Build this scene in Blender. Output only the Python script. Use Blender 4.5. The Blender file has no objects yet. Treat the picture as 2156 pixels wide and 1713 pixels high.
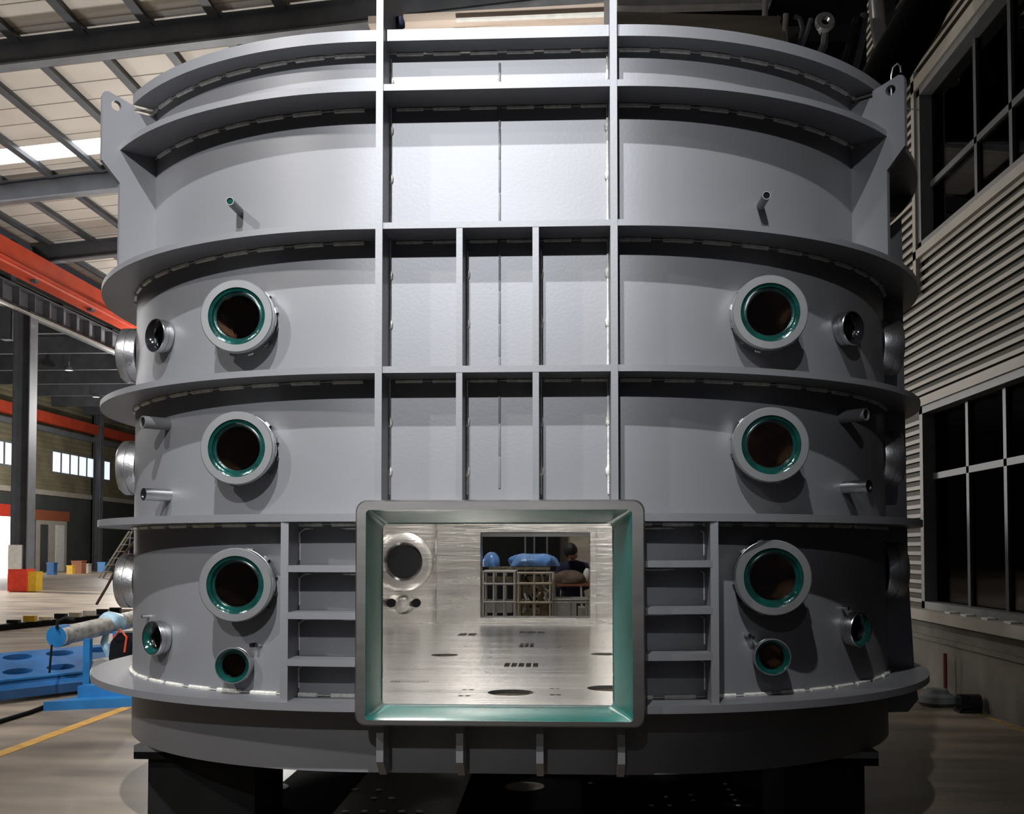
import bpy, bmesh, math, random
from mathutils import Vector, Matrix
random.seed(7)
PI=math.pi
SC=bpy.context.scene
COL=SC.collection

# ------------------------------------------------------------------ camera
F=2200.0; YAW=math.radians(2.65); PIT=math.radians(2.0); PX=1078.0; PY=1078.3; EYE=1.6
cam=bpy.data.objects.new('camera',bpy.data.cameras.new('camera')); COL.objects.link(cam)
cam.location=(0,0,EYE); cam.rotation_euler=(PI/2+PIT,0,YAW)
cam.data.sensor_width=36; cam.data.lens=36*F/2156; cam.data.shift_x=0
cam.data.shift_y=(PY-856.5)/2156; cam.data.clip_end=400; cam.data.clip_start=.05
SC.camera=cam
def ray(px,py):
    v=Vector(((px-PX)/F,-(py-PY)/F,-1)); return cam.rotation_euler.to_matrix()@v
def at(px,py,Y):
    r=ray(px,py); p=r*(Y/r.y); return Vector((p.x,p.y,p.z+EYE))
def atx(px,py,X):
    r=ray(px,py); p=r*(X/r.x); return Vector((p.x,p.y,p.z+EYE))
def atz(px,py,Z=0.0):
    r=ray(px,py); p=r*((Z-EYE)/r.z); return Vector((p.x,p.y,p.z+EYE))

# ------------------------------------------------------------------ materials
MATS={}
def mat(name,col,rough=.5,metal=0,noise=0,nscale=6,bump=0,bscale=30,spec=.5,stretch=None,col2=None,coat=0,rvar=0):
    m=bpy.data.materials.new(name); m.use_nodes=True; nt=m.node_tree; b=nt.nodes['Principled BSDF']
    b.inputs['Base Color'].default_value=(*col,1); b.inputs['Roughness'].default_value=rough
    b.inputs['Metallic'].default_value=metal; b.inputs['Specular IOR Level'].default_value=spec
    b.inputs['Coat Weight'].default_value=coat
    tc=nt.nodes.new('ShaderNodeTexCoord'); mp=nt.nodes.new('ShaderNodeMapping')
    if stretch: mp.inputs['Scale'].default_value=stretch
    nt.links.new(tc.outputs['Object'],mp.inputs['Vector'])
    n=nt.nodes.new('ShaderNodeTexNoise'); n.inputs['Scale'].default_value=nscale; n.inputs['Detail'].default_value=5
    nt.links.new(mp.outputs['Vector'],n.inputs['Vector'])
    cr=nt.nodes.new('ShaderNodeValToRGB')
    c2=col2 if col2 else tuple(c*(1-noise) for c in col)
    c1=col if col2 else tuple(min(1,c*(1+noise*.6)) for c in col)
    cr.color_ramp.elements[0].position=.35; cr.color_ramp.elements[1].position=.68
    cr.color_ramp.elements[0].color=(*c2,1); cr.color_ramp.elements[1].color=(*c1,1)
    nt.links.new(n.outputs['Fac'],cr.inputs['Fac']); nt.links.new(cr.outputs['Color'],b.inputs['Base Color'])
    if rvar:
        mr=nt.nodes.new('ShaderNodeMapRange'); mr.inputs['To Min'].default_value=max(.02,rough-rvar); mr.inputs['To Max'].default_value=rough+rvar
        nt.links.new(n.outputs['Fac'],mr.inputs['Value']); nt.links.new(mr.outputs['Result'],b.inputs['Roughness'])
    if bump:
        n2=nt.nodes.new('ShaderNodeTexNoise'); n2.inputs['Scale'].default_value=bscale; n2.inputs['Detail'].default_value=4
        nt.links.new(mp.outputs['Vector'],n2.inputs['Vector'])
        bp=nt.nodes.new('ShaderNodeBump'); bp.inputs['Strength'].default_value=bump; bp.inputs['Distance'].default_value=.02
        nt.links.new(n2.outputs['Fac'],bp.inputs['Height']); nt.links.new(bp.outputs['Normal'],b.inputs['Normal'])
    MATS[name]=m; return m
def emis(name,col,s):
    m=bpy.data.materials.new(name); m.use_nodes=True; b=m.node_tree.nodes['Principled BSDF']
    b.inputs['Base Color'].default_value=(*col,1); b.inputs['Emission Color'].default_value=(*col,1); b.inputs['Emission Strength'].default_value=s
    MATS[name]=m; return m
def glassmat(name,tint,alpha,rough=.03,fm=1.0):
    m=bpy.data.materials.new(name); m.use_nodes=True; nt=m.node_tree
    for n in list(nt.nodes): nt.nodes.remove(n)
    o=nt.nodes.new('ShaderNodeOutputMaterial'); t=nt.nodes.new('ShaderNodeBsdfTransparent'); g=nt.nodes.new('ShaderNodeBsdfGlossy')
    t.inputs['Color'].default_value=(*tint,1); g.inputs['Roughness'].default_value=rough
    lw=nt.nodes.new('ShaderNodeFresnel'); lw.inputs['IOR'].default_value=1.5
    ad=nt.nodes.new('ShaderNodeMath'); ad.operation='ADD'; ad.inputs[1].default_value=alpha; ad.use_clamp=True
    mu=nt.nodes.new('ShaderNodeMath'); mu.operation='MULTIPLY'; mu.inputs[1].default_value=fm
    nt.links.new(lw.outputs['Fac'],mu.inputs[0]); nt.links.new(mu.outputs[0],ad.inputs[0])
    mx=nt.nodes.new('ShaderNodeMixShader'); nt.links.new(ad.outputs[0],mx.inputs[0])
    nt.links.new(t.outputs[0],mx.inputs[1]); nt.links.new(g.outputs[0],mx.inputs[2]); nt.links.new(mx.outputs[0],o.inputs[0])
    MATS[name]=m; return m

PAINT=mat('grey_vessel_paint',(.25,.25,.262),.44,.28,noise=.05,nscale=1.3,bump=.02,bscale=60,spec=.5)
PAINTD=mat('olive_dark_paint',(.06,.06,.05),.6,noise=.15)
BRUSH=mat('brushed_frame_steel',(.36,.34,.32),.36,.9,noise=.12,nscale=2,stretch=(1,1,8),bump=.03,bscale=90)
STEEL=mat('interior_steel',(.65,.635,.612),.26,.97,noise=.16,nscale=1.6,stretch=(.8,.8,9),bump=.22,bscale=3.5,rvar=.07)
FLOORST=mat('chamber_floor_steel',(.73,.72,.70),.24,.97,noise=.14,nscale=1.4,stretch=(.5,7,1),bump=.16,bscale=2.2,rvar=.06)
SATIN=mat('satin_turned_steel',(.62,.62,.62),.36,.9,noise=.12,nscale=3,stretch=(1,1,1),bump=.1,bscale=60)
CHROME=mat('machined_steel',(.6,.6,.6),.22,1,noise=.08,nscale=8)
FLANGE=mat('satin_flange_face',(.19,.19,.19),.5,.3,noise=.08,nscale=5)
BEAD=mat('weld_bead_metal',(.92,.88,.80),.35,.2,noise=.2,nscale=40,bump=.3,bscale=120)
TEAL=mat('teal_protective_film',(.010,.155,.130),.28,.0,noise=.35,nscale=3,bump=.08,bscale=8,spec=.35)
TEALD=mat('dark_teal_seal',(.005,.060,.050),.15,.2,noise=.4,nscale=14,bump=.15,bscale=20,coat=.8)
BLACK=mat('black_rubber',(.008,.008,.008),.9,noise=.2,spec=.08)
GLOSSB=mat('gloss_black_plastic',(.01,.01,.012),.12,noise=.2)
BLKSTEEL=mat('black_painted_steel',(.010,.010,.010),.75,noise=.25,nscale=4,spec=.2)
SIGHT=glassmat('sight_glass',(.10,.075,.058),.0)
BROWN=mat('dark_tube_interior',(.06,.045,.035),.5,.4,noise=.3,nscale=3)
CONC=mat('floor_concrete',(.255,.203,.15),.45,0,noise=.5,nscale=1.1,bump=.04,bscale=4,stretch=(.5,1.8,1),spec=.4,rvar=.12)
CONCW=mat('plinth_concrete',(.20,.18,.15),.85,0,noise=.35,nscale=1.6,bump=.2,bscale=12)
PANEL=mat('roof_sandwich_panel',(.62,.575,.52),.6,noise=.08,nscale=.6)
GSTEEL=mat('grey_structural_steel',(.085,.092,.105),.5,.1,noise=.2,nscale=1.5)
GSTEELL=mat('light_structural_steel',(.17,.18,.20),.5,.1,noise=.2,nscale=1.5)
RED=mat('crane_orange_red',(.62,.075,.03),.45,noise=.15,nscale=1.2)
CREAM=mat('cream_siding',(.42,.385,.33),.55,noise=.1,nscale=2)
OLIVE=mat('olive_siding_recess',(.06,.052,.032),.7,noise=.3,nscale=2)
KHAKI=mat('khaki_siding',(.24,.21,.13),.7,noise=.3,nscale=.5)
DGREY=mat('dark_wall_panel',(.06,.064,.062),.7,noise=.2,nscale=.5)
WFRAME=mat('window_frame_grey',(.20,.20,.195),.5,noise=.1)
WFRAMED=mat('window_mullion_dark',(.075,.08,.08),.45,noise=.1)
WGLASS=glassmat('window_dark_glass',(.35,.36,.36),.0,.02,.22)
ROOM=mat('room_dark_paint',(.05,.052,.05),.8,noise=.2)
BLUE=mat('machine_blue_paint',(.015,.16,.40),.4,noise=.25,nscale=4)
BLUED=mat('machine_deep_blue',(.018,.12,.33),.3,noise=.3,nscale=3,coat=.4)
PLASTIC=mat('clear_wrap_plastic',(.55,.52,.47),.25,.3,noise=.35,nscale=9,bump=.5,bscale=18)
LBLUE=mat('blue_wrap_film',(.16,.36,.80),.3,noise=.35,nscale=7,bump=.6,bscale=14,coat=.3)
PBLUE=mat('pale_blue_wrap',(.45,.68,.82),.35,noise=.3,nscale=9,bump=.6,bscale=16)
ORANGEL=mat('floor_line_orange',(.62,.34,.07),.6,noise=.2,nscale=8)
YEL=mat('safety_yellow',(.7,.42,.03),.5,noise=.15)
REDP=mat('safety_red',(.75,.06,.03),.5,noise=.15)
WHITEP=mat('white_paint',(.75,.75,.72),.5,noise=.1)
RACKW=mat('white_rack_tube',(.62,.61,.58),.4,noise=.1)
RACKB=mat('beige_rack_tube',(.55,.48,.38),.5,noise=.15)
SACK=mat('brown_sack_cloth',(.15,.105,.08),.85,noise=.3,nscale=8,bump=.5,bscale=20)
NAVY=mat('navy_jacket',(.012,.016,.045),.85,noise=.2,nscale=10,bump=.3,bscale=25)
HAIR=mat('black_hair',(.012,.010,.009),.5,noise=.3,nscale=40,bump=.4,bscale=80)
SKIN=mat('skin',(.45,.26,.18),.5,noise=.08)
TROUS=mat('dark_trousers',(.03,.03,.035),.9,noise=.2)
KHAKIP=mat('tangled_parts_metal',(.28,.24,.16),.5,.4,noise=.5,nscale=14)
GALV=mat('galvanised_pipe',(.55,.54,.52),.35,.5,noise=.15)
BEIGE=mat('beige_girder_paint',(.62,.52,.44),.5,noise=.25,nscale=1.2,stretch=(.3,1,3))
SKYL=emis('skylight_daylight',(.93,.97,1),5.0)
DAYW=emis('daylight_window',(.80,.88,1),1.0)
DOORL=emis('daylight_doorway',(1,.98,.95),6.0)
FILLGLOW=emis('interior_fill_glow',(1,.97,.93),42.0)  # glow of the fill panel added inside the chamber
TUBEL=emis('fluorescent_tube',(.85,.93,1),7.0)
BULB=emis('lit_bulb',(.9,.96,1),30.0)

# ------------------------------------------------------------------ mesh builder
ORG={}
class MB:
    def __init__(s): s.v=[]; s.f=[]; s.m=[]
    def add(s,vs,fs,mi=0):
        o=len(s.v); s.v+= [Vector(v) for v in vs]; s.f+=[[i+o for i in f] for f in fs]; s.m+=[mi]*len(fs)
    def box(s,a,b,mi=0):
        x0,y0,z0=[min(p,q) for p,q in zip(a,b)]; x1,y1,z1=[max(p,q) for p,q in zip(a,b)]
        s.add([(x0,y0,z0),(x1,y0,z0),(x1,y1,z0),(x0,y1,z0),(x0,y0,z1),(x1,y0,z1),(x1,y1,z1),(x0,y1,z1)],
              [(0,3,2,1),(4,5,6,7),(0,1,5,4),(1,2,6,5),(2,3,7,6),(3,0,4,7)],mi); return s
    def prism(s,pts,ext,mi=0):
        n=len(pts); e=Vector(ext); P=[Vector(p) for p in pts]
        s.add(P+[p+e for p in P],[tuple(range(n-1,-1,-1)),tuple(range(n,2*n))]+[(i,(i+1)%n,n+(i+1)%n,n+i) for i in range(n)],mi); return s
    def loft(s,loops,close=False,cap=False,mi=0):
        n=len(loops[0]); vs=[p for l in loops for p in l]; fs=[]
        L=len(loops)
        for k in range(L if close else L-1):
            a=k*n; b=((k+1)%L)*n
            for i in range(n): j=(i+1)%n; fs.append((a+i,a+j,b+j,b+i))
        if cap: fs.append(tuple(range(n-1,-1,-1))); fs.append(tuple((L-1)*n+i for i in range(n)))
        s.add(vs,fs,mi); return s
    def lathe(s,base,axis,prof,n=48,mi=0,close=False,cap=False):
        base=Vector(base); ax=Vector(axis).normalized()
        u=ax.orthogonal().normalized() if abs(ax.z)>.9 else Vector((0,0,1)).cross(ax).normalized(); w=ax.cross(u)
        loops=[[base+ax*h+(u*math.cos(2*PI*i/n)+w*math.sin(2*PI*i/n))*r for i in range(n)] for r,h in prof]
        return s.loft(loops,close,cap,mi)
    def cyl(s,a,b,r,n=16,mi=0,r2=None):
        a=Vector(a);b=Vector(b); return s.lathe(a,b-a,[(r,0),(r if r2 is None else r2,(b-a).length)],n,mi,cap=True)
    def tube(s,pts,r,n=8,mi=0,cap=True):
        P=[Vector(p) for p in pts]; loops=[]; up=None
        for i,p in enumerate(P):
            d=(P[min(i+1,len(P)-1)]-P[max(i-1,0)]).normalized()
            if up is None: up=d.orthogonal().normalized()
            u=(up-d*up.dot(d))
            u=u.normalized() if u.length>1e-5 else d.orthogonal().normalized()
            up=u; w=d.cross(u); rr=r[i] if isinstance(r,(list,tuple)) else r
            loops.append([p+(u*math.cos(2*PI*k/n)+w*math.sin(2*PI*k/n))*rr for k in range(n)])
        return s.loft(loops,False,cap,mi)
    def build(s,name,m,parent=None,org=None,smooth=35):
        me=bpy.data.meshes.new(name)
        po=ORG[parent.name] if parent else Vector((0,0,0))
        o3=Vector(org) if org is not None else (po if parent else Vector((0,0,0)))
        me.from_pydata([v-o3 for v in s.v],[],s.f)
        ms=m if isinstance(m,(list,tuple)) else [m]
        for q in ms: me.materials.append(q)
        for p,i in zip(me.polygons,s.m): p.material_index=i
        bm=bmesh.new(); bm.from_mesh(me); bmesh.ops.recalc_face_normals(bm,faces=bm.faces); bm.to_mesh(me); bm.free()
        me.shade_smooth(); me.set_sharp_from_angle(angle=math.radians(smooth))
        o=bpy.data.objects.new(name,me); COL.objects.link(o)
        if parent: o.parent=parent
        o.location=o3-po; ORG[o.name]=o3; return o
def tag(o,label,cat=None,group=None,kind=None):
    if label: o['label']=label
    if cat: o['category']=cat
    if group: o['group']=group
    if kind: o['kind']=kind
    return o
def thing(name,loc,label,cat,group=None):
    o=bpy.data.objects.new(name,None); COL.objects.link(o); o.location=loc; o.empty_display_size=.2
    ORG[o.name]=Vector(loc); return tag(o,label,cat,group)
def struct(o,label=None):
    o['kind']='structure'
    if label: o['label']=label
    return o
def copy_tree(o,parent=None,loc=None):
    c=o.copy(); COL.objects.link(c)
    if parent: c.parent=parent
    if loc is not None: c.location=loc
    ORG[c.name]=Vector(loc) if loc is not None else ORG[o.name]
    for ch in list(o.children): copy_tree(ch,c)
    return c
def cut(o,cutters):
    """cut holes for good: the boolean result replaces the mesh, the cutter is removed"""
    c=cutters.build('cutter',PAINT); c.data.materials.clear()
    md=o.modifiers.new('b','BOOLEAN'); md.operation='DIFFERENCE'; md.solver='EXACT'; md.object=c
    bpy.context.view_layer.update()
    dg=bpy.context.evaluated_depsgraph_get(); ev=o.evaluated_get(dg)
    me=bpy.data.meshes.new_from_object(ev,preserve_all_data_layers=True,depsgraph=dg)
    o.modifiers.clear(); o.data=me
    me.shade_smooth(); me.set_sharp_from_angle(angle=math.radians(35))
    cm=c.data; bpy.data.objects.remove(c); bpy.data.meshes.remove(cm)
    return o
def rrect(x0,x1,z0,z1,y,r,n=6):
    P=[]
    for cx,cz,a in ((x1-r,z1-r,0),(x0+r,z1-r,PI/2),(x0+r,z0+r,PI),(x1-r,z0+r,1.5*PI)):
        for i in range(n+1):
            t=a+PI/2*i/n; P.append(Vector((cx+r*math.cos(t),y,cz+r*math.sin(t))))
    return P

# ================================================================== THE CHAMBER
CX=-.305; YF=4.95; HA=.564; HL=.640      # half widths of the flat zone, right and left
def HS(side): return HL if side<0 else HA
def DC(x): return max(0.0, (x-CX)-HA if x>CX else (CX-x)-HL)
CV1=YF+1.99; CV2=YF+4.29        # centre lines of the front and rear curves
def outline(R,z,n=40):
    P=[]
    P.append(Vector((CX,CV1-R,z)))
    for i in range(n+1):
        t=PI/2*i/n; P.append(Vector((CX+HA+R*math.sin(t),CV1-R*math.cos(t),z)))
    for i in range(n+1):
        t=PI/2*i/n; P.append(Vector((CX+HA+R*math.cos(t),CV2+R*math.sin(t),z)))
    P.append(Vector((CX,CV2+R,z)))
    for i in range(n+1):
        t=PI/2*i/n; P.append(Vector((CX-HL-R*math.sin(t),CV2+R*math.cos(t),z)))
    for i in range(n+1):
        t=PI/2*i/n; P.append(Vector((CX-HL-R*math.cos(t),CV1-R*math.sin(t),z)))
    return P
RH=1.7875; RL=1.70; RR=1.99
ZB=.50; ZT=4.09
def zf(y,Y=YF): return at(1049,y,Y).z
def hull_pt(side,t,r=0):
    return Vector((CX+side*(HS(side)+(RH+r)*math.sin(t)),CV1-(RH+r)*math.cos(t),0))

ch=thing('vacuum_chamber',(CX,YF+3.1,ZB),'huge grey steel vacuum chamber with rounded sides, rib rings and a teal-lined rectangular opening','machine')

hull=MB().loft([outline(RH,ZB),outline(RH,ZT),outline(RH-.02,ZT),outline(RH-.02,ZB)],close=True).build('hull',PAINT,ch)
liner=MB().loft([outline(RL,.79),outline(RL,ZT-.06),outline(RL-.008,ZT-.06),outline(RL-.008,.79)],close=True).build('inner_lining',STEEL,ch)
liner['label']='brushed steel inner lining'

# opening geometry
fa=at(748,1052,4.85); fb=at(1360,1533,4.85)
oa=at(772,1075,4.85); ob=at(1331,1518,4.85)
ia=at(805,1101,5.24); ib=at(1292,1490,5.24)
FX0,FX1,FZ1,FZ0=fa.x,fb.x,fa.z,fb.z
OX0,OX1,OZ1,OZ0=oa.x,ob.x,oa.z,ob.z
IX0,IX1,IZ1,IZ0=ia.x,ib.x,ia.z,ib.z
ba=at(1012,1120,10.94); bb=at(1243,1300,10.94)
BX0,BX1,BZ1,BZ0=ba.x,bb.x,ba.z,bb.z
cutA=MB().prism([(x,4.6,z) for x,z in ((FX0+.03,FZ0+.03),(FX1-.03,FZ0+.03),(FX1-.03,FZ1-.03),(FX0+.03,FZ1-.03))],(0,.63,0))
cut(hull,cutA)
cutB=MB().prism([(x,5.1,z) for x,z in ((IX0+.004,IZ0+.004),(IX1-.004,IZ0+.004),(IX1-.004,IZ1-.004),(IX0+.004,IZ1-.004))],(0,.4,0))
cutB.prism([(x,10.5,z) for x,z in ((BX0,BZ0),(BX1,BZ0),(BX1,BZ1),(BX0,BZ1))],(0,.8,0))
cut(liner,cutB)
cut(hull,MB().prism([(x,10.7,z) for x,z in ((BX0-.01,BZ0-.01),(BX1+.01,BZ0-.01),(BX1+.01,BZ1+.01),(BX0-.01,BZ1+.01))],(0,.8,0)))

# floor plate with holes
fl=MB().loft([outline(RL-.01,.80),outline(RL-.01,.822)],cap=True).build('chamber_floor_plate',FLOORST,ch)
hc=MB()
def fhole(px,py,r,ky=1):
    p=atz(px,py,.82); hc.lathe((p.x,p.y,.7),(0,0,1),[(r,0),(r,.3)],28,cap=True)
def fslot(px0,px1,py0,py1,nb=1,gap=.012):
    a=atz(px0,py1,.82); b=atz(px1,py0,.82); w=(b.x-a.x)/nb
    b.y=max(b.y,a.y+.03)
    for k in range(nb): hc.box((a.x+k*w,a.y,.7),(a.x+(k+1)*w-gap,b.y,1))
fhole(1075,1458,.125); fhole(1283,1449,.125); fhole(936,1379,.10); fhole(1272,1377,.10)
fslot(1060,1138,1396,1404,5); fslot(1093,1128,1354,1362,3); fslot(1093,1150,1329,1333,3); fslot(963,1008,1333,1338,2)
fslot(822,848,1433,1436,3);fslot(850,877,1433,1436,4);fslot(883,907,1433,1436,3)
for px,py in ((970,1465),(985,1465),(978,1452),(992,1452),(1163,1463),(1176,1463),(1162,1450),(1174,1450),(1032,1384),(1150,1366),(1190,1366),(1178,1362),(980,1361)):
    p=atz(px,py,.82); hc.box((p.x-.012,p.y-.02,.7),(p.x+.012,p.y+.02,1))
cut(fl,hc); fl['label']='polished steel floor plate with round holes and slots'
# unseen roof plate, added to keep hall light out of the interior
MB().loft([outline(RH-.005,ZT-.05),outline(RH-.005,ZT-.03)],cap=True).build('roof_light_block',PAINT,ch)

# stiffener rings
cutF=lambda: MB().prism([(x,4.5,z) for x,z in ((FX0+.01,FZ0+.01),(FX1-.01,FZ0+.01),(FX1-.01,FZ1-.01),(FX0+.01,FZ1-.01))],(0,.8,0))
def ringz(yt,yb): return zf(yb),zf(yt)
rings=[('top_flange',57,81,RH+.13),('stiffener_ring',172,186,RR),('stiffener_ring',465,478,RR),('stiffener_ring',769,783,RR),('stiffener_ring',1080,1097,RR+.005),('base_ring',1484,1501,RR+.03)]
RZ=[]
def beads(mb,R,z,t0,t1,sgn,drop,L=.155,gap=.06,h=.012,d=.012,flat=None,kinds=(-1,1)):
    """dashes of weld along the ring joint"""
    for side in kinds:
        s=t0; P=[]; Q=[]
        while s<t1-.002:
            e=min(t1,s+L/R)
            g=gap/R*random.uniform(.8,1.2); e2=min(t1,e+g)
            for k in range(10):
                t=(s+(e-s)*k/6) if k<7 else (e+.0005,e2-.0005,e2)[k-7]
                P.append(Vector((CX+side*(HS(side)+R*math.sin(t)),CV1-R*math.cos(t),z))); Q.append(h if k<7 else .0025)
            s=e2+.0005
        mb.tube(P,Q,6)
for i,(nm,yt,yb,R) in enumerate(rings):
    YR=CV1-R
    z0=at(1049,yb,YR).z; z1=at(1049,yt,YR).z; RZ.append((z0,z1))
    r=MB().loft([outline(R,z0),outline(R,z1),outline(RH-.003,z1),outline(RH-.003,z0)],close=True).build(nm,PAINT,ch)
    if i>=4: cut(r,cutF())
    if i<2:
        dd=Vector((-math.sin(.86),-math.cos(.86),0)); b0=Vector((CX-HL,CV1,z0-.2))
        cut(r,MB().prism([b0+dd*1.5,b0+dd*3,Vector((-6,4,z0-.2)),Vector((-6,13,z0-.2)),Vector((CX-HL,13,z0-.2))],(0,0,.6)))
    up=(i==5)
    zz=z1+.006 if up else z0-.008
    for sd in (-1,1):
        b=MB(); beads(b,RH+.006,zz,.02,1.25,1,0,kinds=(sd,)); b.build('weld_seam',BEAD,r)
    b=MB()
    n=6 if i<2 else (0 if i>3 else 6)
    x=CX-HA+.05
    if i<4:
        P=[];Q=[]
        while x<CX+HA-.1:
            P+=[(x,YF+.2,zz),(x+.135,YF+.2,zz),(x+.136,YF+.2,zz),(x+.184,YF+.2,zz)]; Q+=[.009,.009,.0025,.0025]; x+=.185
        b.tube(P,Q,6)
        b.build('weld_seam',BEAD,r)

# vertical ribs of the flat front
def plate_rib(x,z0,z1,y0=YF+.002,y1=YF+.2045,th=.030,name='vertical_rib'):
    return MB().box((x-th/2,y0,z0),(x+th/2,y1,z1)).build(name,PAINT,ch)
RIBX=(CX-HA,-.482,-.116,CX+HA-.002)
SKIRT=at(1049,1640,YF).z; 
for k,x in enumerate(RIBX):
    zr=zf(1050) 
    if k in (0,3):
        r=MB()
        pts=[(YF-.012,FZ1-.02),(YF+.205,FZ1-.02),(YF+.205,4.09),(YF+.62,4.09),(YF+.62,4.62),(YF-.012,4.62)]
        r.prism([(x-.017,a,b) for a,b in pts],(.034,0,0)); r=r.build('vertical_rib',PAINT,ch)
    else:
        r=plate_rib(x,FZ1-.02,RZ[2][0])
    # beads along rib foot
    zz=FZ1+.04; P=[];Q=[]; qx=x+(.021 if k<3 else -.021)
    while zz<(RZ[2][0]-.05 if k in(1,2) else 3.9):
        for dz,rr in ((0,.004),(.09,.005),(.10,.013),(.125,.015),(.14,.006),(.235,.004)): P.append((qx,YF+.196,zz+dz)); Q.append(rr)
        zz+=.245
    MB().tube(P,Q,8).build('weld_seam',BEAD,r)
    # rib below the frame with bevelled foot
    xb=at((800,968,1137,1309)[k],1570,YF).x
    zt=FZ0+.02; MB().prism([(xb-.018,a,b) for a,b in ((YF,zt),(YF+.204,zt),(YF+.204,SKIRT-.005),(YF+.10,SKIRT-.005),(YF,SKIRT+.075))],(.034,0,0)).build('foot_rib',PAINT,ch)
# middle seam of the flat panel
P=[];Q=[];zz=1.9
while zz<4.0:
    P+=[(-.30,YF+.2,zz),(-.30,YF+.2,zz+.15),(-.30,YF+.2,zz+.155)]; Q+=[.006,.006,.003]; zz+=.165
MB().tube(P,Q,6).build('panel_seam',PAINT,ch)
# bay ribs and shelves beside the opening
for side,px,ys,fx in ((-1,597,(1197,1296,1395),FX0),(1,1507,(1187,1286,1384),FX1)):
    x=at(px,1300,YF+.03).x
    zt=RZ[4][0]+.003; zb=RZ[5][1]-.003
    vy=CV1-math.sqrt((RR)**2-DC(x)**2)
    yh=CV1-math.sqrt((RH)**2-DC(x)**2)
    MB().box((x-.019,vy+.002,zb),(x+.019,yh+.02,zt)).build('bay_rib',PAINT,ch)
    for y in ys:
        z=at((px+fx*0),y,YF+.02).z
        xs=[x+(fx-x)*k/8 for k in range(9)]
        fr=[];bk=[]
        for q in xs:
            d=DC(q); fr.append((q,CV1-math.sqrt(RR**2-d*d)+.004,z-.016)); bk.append((q,CV1-math.sqrt(RH**2-d*d)+.003,z-.016))
        sh=MB().prism(fr+bk[::-1],(0,0,.032)).build('bay_shelf',PAINT,ch)
    q=x-side*.022
    zs=[RZ[5][1]]+[at(px,y,YF+.02).z for y in ys[::-1]]+[RZ[4][0]]
    for a,c in zip(zs,zs[1:]):
        MB().tube([(q,yh-.004,a+.04),(q,yh-.004,c-.05),(q-side*.03,yh-.008,c-.03),(fx,YF+.197,c-.03)],.005,6).build('weld_seam',BEAD,ch)

# opening frame
YO=4.85
N=6
fr=MB()
L=[rrect(FX0,FX1,FZ0,FZ1,YF+.215,.05,N),rrect(FX0,FX1,FZ0,FZ1,YO+.012,.055,N),rrect(FX0+.008,FX1-.008,FZ0+.008,FZ1-.008,YO,.05,N),
   rrect(OX0-.004,OX1+.004,OZ0-.004,OZ1+.004,YO,.018,N),rrect(OX0-.004,OX1+.004,OZ0-.004,OZ1+.004,YO+.02,.018,N)]
fr.loft(L)
frame=fr.build('opening_frame',BRUSH,ch); frame['label']='brushed steel frame with rounded corners'
tf=MB().loft([rrect(OX0-.004,OX1+.004,OZ0-.004,OZ1+.004,YO+.006,.018,N),rrect(OX0+.004,OX1-.004,OZ0+.004,OZ1-.004,YO+.03,.02,N),rrect(IX0,IX1,IZ0,IZ1,5.24,.04,N)])
tf=tf.build('film_lining',TEAL,frame); tf['label']='glossy teal protective film on the inner faces'
le=MB().loft([rrect(IX0,IX1,IZ0,IZ1,5.24,.04,N),rrect(IX0-.03,IX1+.03,IZ0-.03,IZ1+.03,5.245,.05,N),rrect(IX0-.03,IX1+.03,IZ0-.03,IZ1+.03,5.252,.05,N),rrect(IX0,IX1,IZ0,IZ1,5.25,.04,N)],close=True).build('inner_lip',STEEL,frame)
# rear opening
rf=MB()
rf.loft([rrect(BX0,BX1,BZ0,BZ1,10.90,.004,2),rrect(BX0,BX1,BZ0,BZ1,11.22,.004,2),rrect(BX0-.06,BX1+.06,BZ0-.06,BZ1+.06,11.22,.02,2),rrect(BX0-.06,BX1+.06,BZ0-.06,BZ1+.06,10.90,.02,2)],close=True)
rf.loft([rrect(BX0-.0,BX1+.0,BZ0-.0,BZ1+.0,10.925,.004,2),rrect(BX0-.035,BX1+.035,BZ0-.05,BZ1+.035,10.925,.01,2),rrect(BX0-.035,BX1+.035,BZ0-.05,BZ1+.035,10.945,.01,2),rrect(BX0,BX1,BZ0,BZ1,10.945,.004,2)],close=True)
rf.build('rear_opening_frame',STEEL,ch)
# things fixed to the rear inner wall
p=at(850,1182,10.70); q=MB(); q.lathe(p,(0,-1,0),[(.30,-.1),(.30,.03),(.27,.045),(.20,.045),(.17,.0),(.17,-.1)],40); q=q.build('inner_port_collar',STEEL,ch,org=p)
MB().lathe(p-Vector((0,.005,0)),(0,1,0),[(.0001,0),(.172,0)],40).build('port_glass',GLOSSB,q)
p=at(850,1273,10.68); q=MB().lathe(p,(0,-1,0),[(.0001,.11),(.07,.10),(.09,.06),(.10,0),(.10,-.1)],24).build('inner_lamp_port',STEEL,ch,org=p)
for dx in (-.13,.13):
    MB().cyl(p+Vector((dx,-.03,.02)),p+Vector((dx,.03,.02)),.045,12).build('port_knob',BLACK,q)
P=[];Q=[];zz=.83; x=at(920,1200,10.88).x
while zz<3.9:
    P.append((x,10.80,zz)); Q.append(random.choice([.006,.014,.008])); zz+=.08
MB().tube(P,Q,6).build('lining_seam',STEEL,ch)
# glowing panel added out of view to brighten the chamber interior
wl=MB().box((CX-1.0,YF+1.2,3.90),(CX-.75,YF+4.6,3.97)).build('interior_fill_panel',[FILLGLOW],ch)
wl['label']='glowing fill panel added out of view under the chamber roof'

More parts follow.
